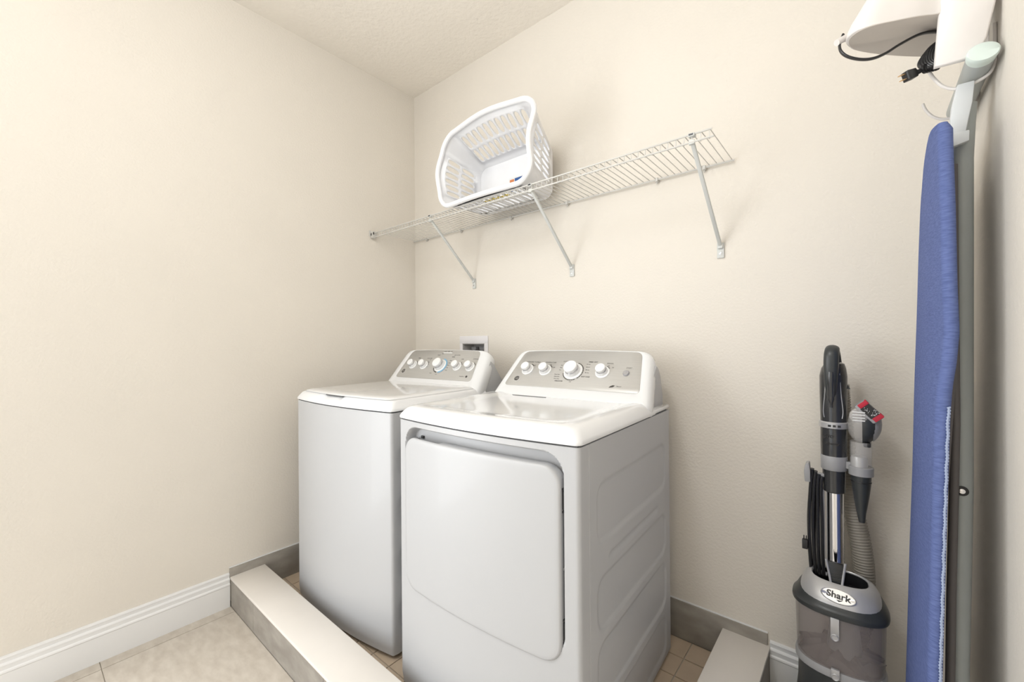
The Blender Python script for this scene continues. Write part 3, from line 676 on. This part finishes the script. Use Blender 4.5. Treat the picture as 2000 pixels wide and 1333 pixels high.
# iron's flat cord, looping under the rest, with its guard and plug
IO = (2.25, -.34, 1.92)
IC = thing('clothes_iron', 'clothes iron tucked in its white rest, only the black looped cord and plug showing', 'iron', IO)
P = [(2.204, -.357, 1.963), (2.197, -.360, 1.943), (2.199, -.363, 1.921), (2.212, -.360, 1.903), (2.236, -.353, 1.889), (2.26, -.345, 1.885), (2.284, -.336, 1.892), (2.311, -.325, 1.908), (2.348, -.306, 1.925), (2.386, -.276, 1.929), (2.44, -.25, 1.915)]
build('cable', MB().tube(catmull(P, 8), .0058, 10, flat=.55), 'black', IC, off=IO)
mb = MB().tube([(2.191, -.369, 1.942), (2.204, -.356, 1.953), (2.216, -.343, 1.960)], [.0075, .008, .0085], 16); g = build('cord_guard', mb, 'holder', IC, off=IO)
for j in range(8):
    o_ = [random.uniform(-.006, .006) for _ in range(6)]
    P = [(2.435, -.24, 1.928 + o_[0] * .3), (2.400 + o_[1], -.268, 1.915 + o_[0]), (2.363 + o_[2] + .002 * j, -.305, 1.885), (2.344 + j * .004, -.316, 1.852), (2.352 + j * .005, -.322, 1.832), (2.366 + j * .005, -.314, 1.838), (2.386 + o_[3], -.295, 1.87), (2.41, -.27, 1.90 + o_[4])]
    build('cord_loop', MB().tube(catmull(P, 8), .0046, 8), 'black', IC, off=IO)
mb = MB()
for k in range(5):
    a = Vector((2.352, -.322, 1.832)).lerp(Vector((2.372, -.306, 1.838)), k / 4); mb.tube([a - Vector((.0022, -.0015, 0)), a + Vector((.0022, -.0015, 0))], .0105, 12)
build('cord_tie', mb, 'black', IC, off=IO)
p0, p1, p2, p3 = Vector((2.352, -.320, 1.832)), Vector((2.336, -.331, 1.824)), Vector((2.318, -.3475, 1.8155)), Vector((2.303, -.360, 1.8085))
d = (p2 - p1).normalized(); s_ = d.cross(Vector((0, 0, 1))).normalized(); u_ = s_.cross(d)
def rect(p, a, b): return [p + s_ * (a * i) + u_ * (b * j) for i, j in ((-1, -1), (1, -1), (1, 1), (-1, 1))]
mb = MB().loft([rect(p0, .004, .003), rect(p1, .0055, .0055), rect(p1 + d * .006, .0085, .010), rect(p2 + d * .001, .0085, .011), rect(p2 + d * .0025, .006, .009)])
pl = build('plug', mb, 'black', IC, off=IO, bevel=.001)
for sg in (-1, 1):
    c = p2 + u_ * (.0058 * sg); mb = MB().loft([[c + s_ * (i * .0028) + u_ * (j * .0009) for i, j in ((-1, -1), (1, -1), (1, 1), (-1, 1))], [c + d * .017 + s_ * (i * .0026) + u_ * (j * .0009) for i, j in ((-1, -1), (1, -1), (1, 1), (-1, 1))]])
    build('prong', mb, 'brass', pl, off=IO, smooth=False)

# ------------------------------------------------------------------ ironing board hung on the hooks
AO = (2.40, -.24, .25)
AB = thing('ironing_board', 'upright ironing board with blue cover and grey legs, hanging on the right wall', 'ironing board', AO)
def lerp_tab(tab, z):
    if z >= tab[0][0]: return tab[0][1]
    for (za, va), (zb, vb) in zip(tab, tab[1:]):
        if z >= zb:
            f = (z - zb) / (za - zb); return vb + (va - vb) * f
    return tab[-1][1]
tF = [(1.60, 2.3665), (1.43, 2.360), (1.145, 2.351), (.857, 2.345), (.638, 2.338), (.216, 2.327)]
tFy = [(1.60, -.088), (1.43, -.08), (.857, -.07), (.216, -.055)]
tN = [(1.629, 2.388), (1.486, 2.391), (1.31, 2.393), (1.212, 2.3955), (1.15, 2.391), (1.09, 2.3835), (1.03, 2.380), (.825, 2.374), (.453, 2.364), (.2, 2.358)]
rings = []
zs = [.22, .225] + [.24 + (1.60 - .24) * k / 60 for k in range(61)] + [1.615, 1.63, 1.645, 1.656, 1.664, 1.669, 1.671]
for z in zs:
    Fp = Vector((lerp_tab(tF, z) - .004, lerp_tab(tFy, z), z)); Np = Vector((lerp_tab(tN, z) - .0235, -.396, z))
    if z > 1.5:
        f = (z - 1.5) / (1.6712 - 1.5); sh_ = 1 - sqrt(max(0, 1 - f ** 3.0)); Fp = Fp.lerp(Np, sh_ * .72)
        pass
    dv = (Np - Fp); ln = dv.length; dv.normalize(); pv = Vector((-dv.y, dv.x, 0))
    th = .0125 * (1 - .35 * sst(1.655, 1.673, z))
    if pv.x < 0: pv = -pv
    ring = []
    n2 = 12
    # rounded ends with a slight pillow on the face
    for k in range(n2 + 1):
        a = radians(90 + 180 * k / n2); ring.append(Fp + dv * (th + th * cos(a)) + pv * (th + th * sin(a)) )
    m_ = 22
    for k in range(1, m_):
        u = k / m_; ring.append(Fp + dv * (th + (ln - 2 * th) * u) + pv * (-.007 * sin(pi * u) ** .8 + .0011 * sin(u * 46) * (1 - sst(.3, .5, u))))
    for k in range(n2 + 1):
        a = radians(270 + 180 * k / n2); ring.append(Np + dv * (-th + th * cos(a)) + pv * (th + th * sin(a)))
    rings.append(ring)
cov = build('board_cover', MB().loft(rings), 'fabric', AB, off=AO, sharp=70)
# elastic hem along the near edge
mb = MB(); n = 120
P = []
for k in range(n):
    z = 1.05 - (1.05 - .23) * k / (n - 1)
    x = lerp_tab(tN, z) - .004 + .0006 * sin(k * .9); c = Vector((x, -.3965, z))
    mb.tube([c - Vector((.0028, 0, .0012)), c + Vector((.0028, 0, .0012))], .0017, 6)
    P.append(c)
mb.tube(P, .0022, 6)
hm = build('elastic_hem', mb, 'fabric_edge', cov, off=AO); 
build('board_underside', MB().loft([[(lerp_tab(tN, z) - .004, -.365, z), (lerp_tab(tN, z) + .002, -.365, z), (lerp_tab(tF, z) + .040, -.10, z), (lerp_tab(tF, z) + .030, -.10, z)] for z in (.24, .8, 1.2, 1.62)]), 'leg_dark', AB, off=AO)
# legs: flattened tubes
def leg(P, rx, ry, mat, name='leg'):
    rings = []
    for p in P:
        p = Vector(p); rings.append([p + Vector((rx * cos(a), ry * sin(a), 0)) for a in [2 * pi * k / 20 for k in range(20)]])
    return build(name, MB().loft(rings), mat, AB, off=AO)
l1 = leg([(2.424, -.262, 1.745), (2.421, -.262, 1.70), (2.418, -.258, 1.62), (2.417, -.25, 1.32), (2.4135, -.25, .84), (2.404, -.25, .38), (2.400, -.25, .23)], .0195, .0195, 'leg_grey')
l2 = leg([(2.398, -.300, 1.60), (2.398, -.300, 1.0), (2.389, -.300, .6), (2.383, -.300, .23)], .0085, .010, 'leg_dark')
m = MB(); m.x = Matrix.Translation((2.4115, -.2685, .842)) @ Matrix.Rotation(radians(90), 4, 'X'); m.lathe([(.0115, 0), (.0115, .002), (.0105, .0025), (.0005, .0025)], n=20); build('screw_washer', m, 'black', l1, off=AO)
m = MB(); m.x = Matrix.Translation((2.4115, -.2705, .842)) @ Matrix.Rotation(radians(90), 4, 'X'); m.lathe([(.0062, 0), (.0055, .003), (.0005, .004)], n=16); build('screw', m, 'chrome', l1, off=AO)
# T foot lying over the hooks
fa, fb = Vector((2.4375, -.352, 1.812)), Vector((2.437, -.075, 1.806))
ft = build('foot_tube', MB().tube([fb, fa], .0235, 28), 'leg_grey', AB, off=AO)
d = (fa - fb).normalized(); q = Vector((0, 0, 1)); s_ = d.cross(q).normalized(); q = s_.cross(d)
rings = []
for off_, sc, sl in ((-.006, 1.10, 0), (.004, 1.13, .2), (.010, 1.12, .35), (.0125, 1.04, .40), (.013, .2, .40)):
    rings.append([fa + s_ * (.0222 * sc * cos(a)) + q * (.0222 * sc * sin(a)) + d * (off_ + -sl * .0235 * sc * sin(a)) for a in [2 * pi * k / 32 for k in range(32)]])
build('end_cap', MB().loft(rings), 'mint', ft, off=AO, sharp=50)
# hinge bracket joining foot and leg
mb = MB().loft([[(x, y, z) for x, y in ((xa, -.304), (xb, -.304), (xb, -.286), (xa, -.286))] for xa, xb, z in ((2.398, 2.417, 1.655), (2.394, 2.424, 1.70), (2.397, 2.430, 1.735), (2.406, 2.434, 1.782))])
br = build('leg_bracket', mb, 'bracket_grey', AB, off=AO, bevel=.003)
mb = MB().loft([[(2.394, -.306, 1.640), (2.424, -.306, 1.648), (2.424, -.290, 1.648), (2.394, -.290, 1.640)], [(2.394, -.306, 1.672), (2.4245, -.306, 1.672), (2.4245, -.290, 1.672), (2.394, -.290, 1.672)]]); build('bracket_tab', mb, 'bracket_grey', br, off=AO, bevel=.002)

# ------------------------------------------------------------------ upright vacuum cleaner
VO = (2.17, -.15, 0)
VC = thing('vacuum_cleaner', 'upright vacuum cleaner with smoked dust bin and chrome tube against the back wall', 'vacuum cleaner', VO)
VX, VY = 2.168, -.12
# floor head and motor base
def dplan(sc, z, cy=-.168, sh=0):
    o = []
    for k in range(40):
        a = 2 * pi * k / 40; c, s_ = cos(a), sin(a); e = 2.7
        q = (abs(c) ** e + abs(s_) ** e) ** (-1 / e)
        x = .104 * sc * c * q; y = .082 * sc * s_ * q
        if s_ < 0: y = y * 1.0; x *= 1 - .10 * abs(s_) ** 3
        o.append((2.178 + x, cy + y + sh, z))
    return o
mb = MB().loft([dplan(.86, .04), dplan(.98, .055), dplan(1.0, .14), dplan(.94, .20), dplan(.93, .262)]); build('motor_base', mb, 'vac_lid', VC, off=VO)
mb = MB().box((2.03, -.37, .012), (2.325, -.20, .075)); nz_ = build('floor_nozzle', mb, 'vac_dark', VC, off=VO, bevel=.02, seg=4)
for xw in (2.045, 2.31):
    m = MB(); m.x = Matrix.Translation((xw - .008, -.105, .04)) @ Matrix.Rotation(radians(90), 4, 'Y'); m.lathe([(.036, 0), (.039, .003), (.039, .014), (.036, .017)], n=24); build('wheel', m, 'black', VC, off=VO)
# bin
binp = build('dust_bin', MB().loft([dplan(.955, .285), dplan(.965, .30), dplan(.995, .438)], (False, False)), 'vac_bin', VC, off=VO)
build('bin_ring', MB().loft([dplan(.93, .262), dplan(1.0, .266), dplan(1.005, .276), dplan(.965, .286)]), 'vac_mid', VC, off=VO)
mb = MB(); mb.lathe([(.040, .286), (.042, .30), (.034, .38), (.048, .41), (.052, .445)], (2.19, -.165, 0), 28); build('cyclone_core', mb, 'vac_mid', binp, off=VO)
dp = MB().loft([dplan(.90, .287), dplan(.90, .293), [(x + .02 * sin(i), y, z + .008 + .012 * sin(i * .7) + .006 * sin(i * 2.1)) for i, (x, y, z) in enumerate(dplan(.80, .296))], [(x, y, z + .010 * sin(i * 1.3)) for i, (x, y, z) in enumerate(dplan(.4, .315))]])
dd = build('dust_pile', dp, 'dust', binp, off=VO); dd['kind'] = 'stuff'
# latch clips on the bin front
for zc, nm in ((.40, 'bin_latch'), (.292, 'bin_latch')):
    yb = -.168 - .082 - .003
    mb = MB(); xx = 2.172
    mb.box((xx - .0095, yb - .004, zc - .016), (xx + .0095, yb + .004, zc + .036 if zc > .35 else zc + .004)); mb.x = Matrix.Translation((xx, yb + .003, zc - .016)) @ Matrix.Rotation(radians(90), 4, 'X'); mb.lathe([(.0100, 0), (.0100, .007), (.0078, .0095), (.0068, .0075), (.0005, .0080)], n=20)
    build(nm, mb, 'vac_silver', VC, off=VO, bevel=.001)
# lid: dark shroud, silver cowl with the maker's name, dark opening
def cowl(sx, sy, z, sh, tilt):
    o = []
    for (x, y, z_) in dplan(1.0, z):
        yy = -.168 + sh + (y + .168) * sy; f = (yy + .25) / .16; o.append((2.180 + (x - 2.178) * sx, yy, z + tilt * f))
    return o
lid = build('bin_lid', MB().loft([dplan(1.0, .434), dplan(1.055, .435), dplan(1.065, .440), dplan(1.06, .447), cowl(1.01, 1.0, .449, 0, .010), cowl(.95, .965, .456, 0, .020), cowl(.86, .93, .464, .004, .028), cowl(.80, .9, .468, .006, .030)], (True, False)), 'vac_lid', VC, off=VO, sharp=50)
rings = [cowl(.90, .93, .450, -.002, .022), cowl(.895, .925, .458, -.001, .024), cowl(.86, .86, .472, .003, .024), cowl(.77, .74, .488, .009, .020), cowl(.67, .60, .502, .013, .010), cowl(.635, .555, .5045, .014, .008), cowl(.61, .53, .502, .014, .008), cowl(.58, .50, .470, .014, .0)]
build('lid_cowl', MB().loft(rings, (False, False)), 'vac_silver', lid, off=VO, sharp=50)
build('lid_well', MB().loft([cowl(.60, .52, .4745, .014, .0), cowl(.585, .50, .476, .014, .0)]), 'black', lid, off=VO)
build('well_lining', MB().loft([cowl(.606, .525, .5005, .014, .008), cowl(.578, .498, .471, .014, 0)], (False, False)), 'black', lid, off=VO)
# oval badge
c0 = Vector((2.179, -.2265, .4845)); vx_ = Vector((1, 0, 0)); vy_ = Vector((0, .70, .71)).normalized()
Mb = frame(c0, vx_, vy_) @ Matrix.Rotation(-.06, 4, 'Z')
m = MB(); m.x = Mb
m.lathe([(.0005, -.008), (.040, -.008), (.040, .0010), (.038, .0030), (.0365, .0020), (.0005, .0020)], n=40, sy=.48)
bd = build('name_badge', m, ['chrome_trim'], lid, off=VO)
tm = text_obj('badge_name', [('Shark', .0235, Matrix.Translation(-Vector(VO)) @ Mb @ Matrix.Translation((0, .0008, .0024)), 0, .0007)], 'black', lid)
m = MB(); m.x = Mb @ Matrix.Translation((.002, -.0100, .0022)); m.prism([(-.006, 0, 0), (.002, .0005, 0), (.009, .002, 0), (.003, -.0025, 0), (.0, -.004, 0)], (0, 0, .0005)); build('fin_mark', m, 'black', lid, off=VO, smooth=False)
# release tab in front of the wand
mb = MB().loft([[(2.164, -.194, .498), (2.184, -.194, .498), (2.184, -.184, .500), (2.164, -.184, .500)], [(2.153, -.182, .558), (2.190, -.182, .556), (2.190, -.172, .556), (2.153, -.172, .558)]]); tb = build('release_tab', mb, 'black', VC, off=VO, bevel=.002)
for s0, s1 in ((2.161, 2.150), (2.187, 2.194)):
    build('tab_prong', MB().tube(catmull([(s1, -.183, .563), ((s0 + s1) / 2, -.187, .535), (s0, -.196, .506), (s0 * .97 + 2.174 * .03, -.202, .502)], 5), .0032, 8), 'vac_silver', tb, off=VO)
mb = MB()
for k in range(5): mb.box((2.163, -.1935 + k * .0024, .507 + .009 * k), (2.186, -.1905 + k * .0024, .510 + .009 * k))
build('tab_ridges', mb, 'vac_lid', tb, off=VO)
# wand and grip
build('wand', MB().lathe([(.0215, .49), (.0215, .755)], (VX + .002, VY, 0), 32), 'chrome', VC, off=VO)
build('wand_rail', MB().tube([(VX - .0265, VY - .004, .505), (VX - .0265, VY - .004, .755)], .0035, 10), 'vac_silver', VC, off=VO)
build('sleeve', MB().lathe([(.025, .745), (.0278, .748), (.0285, .82)], (VX, VY, 0), 32), 'vac_dark', VC, off=VO)
band = build('clip_band', MB().lathe([(.0305, .812), (.0318, .814), (.0325, .853), (.0305, .856), (.02, .856)], (VX, VY, 0), 32), 'vac_mid', VC, off=VO)
build('tube_housing', MB().lathe([(.0315, .852), (.0325, .90), (.0320, .938)], (VX, VY, 0), 32), 'vac_dark', VC, off=VO)
Mt = frame((VX - .006, VY - .0305, .905), (1, 0, 0), (0, 0, 1))
text_obj('housing_lettering', [('pro', .017, Matrix.Translation(-Vector(VO)) @ frame((VX - .012, VY - .0325, .915), (.97, .0, 0), (0, 0, 1)), .2, .0004), ('lift-away', .010, Matrix.Translation(-Vector(VO)) @ frame((VX - .003, VY - .0330, .893), (1, 0, 0), (0, 0, 1)), .2, .0003)], 'black', VC)
ringb = build('collar', MB().lathe([(.032, .936), (.0352, .938), (.0355, .953), (.033, .956)], (VX, VY, 0), 32), 'vac_silver', VC, off=VO)
for k in (-1, 0, 1): build('button', MB().box((VX + .003 + k * .0115 - .0035, VY - .0366, .9425), (VX + .003 + k * .0115 + .0035, VY - .030, .9485)), 'black', ringb, off=VO)
# grip body: tapered ovoid that splits into a hand loop
def oval(z, rx, ry, dx=0, dy=0): return [(VX + dx + rx * cos(2 * pi * k / 28), VY + dy + ry * sin(2 * pi * k / 28), z) for k in range(28)]
build('grip_body', MB().loft([oval(.954, .0320, .031), oval(.985, .0325, .032), oval(1.04, .0335, .034), oval(1.09, .0338, .035, .0, .002), oval(1.113, .0300, .032, .001, .004), oval(1.127, .024, .026, .003, .006), oval(1.133, .012, .014, .004, .008)]), 'vac_dark', VC, off=VO)
P = [(VX - .004, VY - .026, 1.02), (VX - .004, VY - .036, 1.07), (VX - .003, VY - .040, 1.12), (VX - .002, VY - .037, 1.155), (VX, VY - .018, 1.172), (VX + .003, VY + .010, 1.168), (VX + .007, VY + .028, 1.14), (VX + .010, VY + .028, 1.10), (VX + .010, VY + .015, 1.07)]
R = [.006, .010, .0118, .0118, .0112, .0085, .008, .008, .008]
Pc = catmull(P, 6); Rc = []
for i in range(len(Pc)):
    f = i / 6; k = min(int(f), len(R) - 2); Rc.append(R[k] + (R[k + 1] - R[k]) * (f - k))
hd = build('handle', MB().tube(Pc, Rc, 16, flat=1.55), 'vac_lid', VC, off=VO)
build('handle_insert', MB().tube(catmull([(VX - .004, VY - .0375, 1.00), (VX - .004, VY - .0405, 1.04), (VX - .004, VY - .0455, 1.075), (VX - .003, VY - .047, 1.105)], 5), [.002] * 3 + [.0045] * 13, 12, flat=1.7), 'vac_dark', hd, off=VO)
for sg in (-1, 1):
    build('grip_line', MB().tube(catmull([(VX + sg * .016, VY - .026, 1.10), (VX + sg * .019, VY - .0275, 1.04), (VX + sg * .023, VY - .0235, .99), (VX + sg * .021, VY - .0240, .968)], 5), .0012, 6), 'vac_silver', hd, off=VO)
build('trigger', MB().loft([[(VX + .028, VY, 1.055), (VX + .040, VY - .002, 1.053), (VX + .040, VY + .006, 1.053), (VX + .028, VY + .008, 1.055)], [(VX + .028, VY, 1.075), (VX + .030, VY, 1.073), (VX + .030, VY + .006, 1.073), (VX + .028, VY + .008, 1.075)]]), 'vac_lid', VC, off=VO)
# corrugated hose
P = catmull([(2.184, -.064, 1.06), (2.187, -.060, 1.00), (2.195, -.058, .90), (2.199, -.058, .80), (2.206, -.06, .72), (2.219, -.066, .64), (2.231, -.072, .56), (2.235, -.075, .48), (2.232, -.08, .38), (2.215, -.09, .27)], 40)
R = [(.0205 if i < 120 else .0205 + .0045 * min(1, (i - 120) / 80)) + (.0014 if i % 4 < 2 else -.0012) for i in range(len(P))]
build('hose', MB().tube(P, R, 18), 'hose', VC, off=VO, sharp=80)
# cord wrapped on two hooks
hk = build('cord_hook', MB().loft([[(2.098, -.150, .768), (2.112, -.150, .768), (2.112, -.118, .768), (2.098, -.118, .768)], [(2.096, -.150, .80), (2.112, -.150, .80), (2.112, -.118, .80), (2.096, -.118, .80)], [(2.101, -.150, .824), (2.109, -.150, .826), (2.109, -.118, .826), (2.101, -.118, .824)]]).box((2.105, -.136, .785), (2.150, -.126, .797)), 'vac_mid', VC, off=VO, bevel=.002)
build('cord_hook', MB().tube([(2.108, -.13, .50), (2.15, -.13, .495)], .006, 8), 'vac_mid', VC, off=VO)
for j in range(7):
    w0 = 2.116 + (j % 4) * .0085; yy = -.137 + (j // 4) * .012; dz = random.uniform(-.008, .008)
    P = catmull([(w0, yy, .806 - (j % 4) * .006), (w0 - .004, yy - .001, .76), (2.1065 + (j % 4) * .0105 + random.uniform(-.002, .002), yy, .66 + dz), (2.108 + (j % 4) * .0105, yy, .56), (2.112 + (j % 4) * .010, yy, .492)], 8)
    build('power_cord', MB().tube(P, .0045, 8), 'black', VC, off=VO)
build('cord_plug', MB().box((2.090, -.150, .562), (2.104, -.136, .590)).box((2.093, -.147, .590), (2.096, -.144, .603)).box((2.099, -.147, .590), (2.102, -.144, .603)), 'black', VC, off=VO, bevel=.002)
# side clip that carries the tools
RXc, RYc = 2.2300, -.130
mb = MB().box((VX + .024, VY - .014, .822), (RXc - .022, VY + .002, .842))
mb.lathe([(.0245, .8095), (.0285, .8095), (.0290, .832), (.0275, .834), (.0245, .834), (.0245, .8095)], (RXc, RYc, 0), 32)
build('tool_clip', mb, 'vac_mid', VC, off=VO)

# crevice tool hanging in the clip
CT = thing('crevice_tool', 'dark tapered crevice nozzle hanging below the grey clip of the vacuum', 'nozzle', (RXc, RYc, .68))
def ov(z, rx, ry, dx=0): return [(RXc + dx + rx * cos(2 * pi * k / 24), RYc + ry * sin(2 * pi * k / 24), z) for k in range(24)]
build('nozzle_body', MB().loft([ov(.672, .0065, .004, .001), ov(.674, .0075, .006, .001), ov(.70, .011, .009), ov(.745, .018, .015), ov(.785, .0225, .021), ov(.81, .0235, .0235), ov(.815, .0235, .0235)]), 'vac_lid', CT, off=(RXc, RYc, .68))
build('grip_groove', MB().lathe([(.0236, .7895), (.0242, .7905), (.0236, .7915)], (RXc, RYc, 0), 24), 'black', CT, off=(RXc, RYc, .68))

# pet brush plugged on top of the clip
TB = thing('motorized_brush', 'small clear and grey brush head with red trim beside the vacuum handle', 'brush head', (RXc, RYc, .82))
to = (RXc, RYc, .82)
build('neck', MB().lathe([(.0195, .816), (.0195, .856), (.0175, .862), (.012, .864)], (RXc - .004, RYc, 0), 28), 'vac_silver', TB, off=to)
build('clear_neck', MB().lathe([(.0245, .834), (.0245, .905)], (RXc + .0, RYc, 0), 28), 'vac_clear', TB, off=to)
# head: egg split in a clear left half and dark right half
def egg(x_lo, x_hi, n=20, m=24):
    c = Vector((2.2365, RYc, .955)); rx, ry, rz = .0365, .034, .055; rings = []
    for i in range(n + 1):
        u = -1 + 2 * i / n; x = rx * (x_lo + (x_hi - x_lo) * i / n); k = sqrt(max(0, 1 - (x / rx) ** 2)) + .0008
        rings.append([c + Vector((x, ry * k * cos(2 * pi * j / m), rz * k * sin(2 * pi * j / m) + x * .10)) for j in range(m)])
    return rings
build('clear_shell', MB().loft(egg(-1, -.08)), 'vac_clear', TB, off=to)
build('motor_shell', MB().loft(egg(-.08, 1)), 'vac_lid', TB, off=to)
build('side_shell', MB().loft([[p + Vector((.004, .003, .0)) for p in r] for r in egg(.45, 1, 12)]), 'vac_mid', TB, off=to)
m = MB(); m.x = Matrix.Translation((2.226, RYc - .020, .982)) @ Matrix.Rotation(radians(90), 4, 'X'); m.lathe([(.021, 0), (.021, .010), (.018, .0125), (.0005, .0125)], n=28); cw = build('turbine_window', m, 'vac_clear', TB, off=to)
mb = MB()
for k in range(4): mb.box((2.212, RYc - .034, .968 + k * .008), (2.240, RYc - .0325, .9705 + k * .008))
build('window_print', mb, 'white_print', cw, off=to, smooth=False)
build('switch', MB().box((2.236, RYc - .02, .893), (2.252, RYc + .0, .906)), 'black', TB, off=to, bevel=.003)
# tilted brush mouth, bristles facing up and to the right
a = radians(-47); ax_ = Vector((cos(a), 0, sin(a))); out = Vector((cos(a + pi / 2), 0, sin(a + pi / 2)))
Mn = frame((2.2600, RYc - .012, 1.000), ax_, (0, 1, 0)); # x along the mouth, z = outward
Mn = Matrix((ax_, Vector((0, -1, 0)), out)).transposed().to_4x4(); Mn.translation = Vector((2.2515, RYc - .012, .9985))
mb = MB(); mb.x = Mn; mb.box((-.031, -.020, -.020), (.031, .020, .010)); build('brush_mouth', mb, 'vac_mid', TB, off=to, bevel=.004)
mb = MB(); mb.x = Mn; mb.box((-.0295, -.001, -.012), (-.0175, .0225, .0125)); build('felt_strip', mb, 'red', TB, off=to, bevel=.001)
mb = MB(); mb.x = Mn; mb.box((.0175, -.001, -.012), (.0295, .0225, .0125)); build('felt_strip', mb, 'red', TB, off=to, bevel=.001)
mb = MB(); mb.x = Mn; mb.box((-.0172, -.001, -.014), (.0172, .0215, .0115)); rl = build('brush_roll', mb, 'black', TB, off=to)
mb = MB(); mb.x = Mn
for k in range(26): 
    x_ = random.uniform(-.015, .015); z_ = random.uniform(-.011, .009); mb.tube([(x_, .020, z_), (x_ + random.uniform(-.003, .003), .026, z_ + .003)], .0007, 4)
b_ = build('bristles', mb, 'white_print', rl, off=to); b_['kind'] = 'stuff'

# the board, its holder and the iron were drawn 1.087 times too large; real size and place against the right wall
for o_, l_ in ((AB, (2.3865, -0.3564, 0.326)), (HL, (2.4095, -0.3564, 1.844)), (IC, (2.2485, -0.4484, 1.8624))):
    o_.location = l_; o_.scale = (.92, .92, .92)
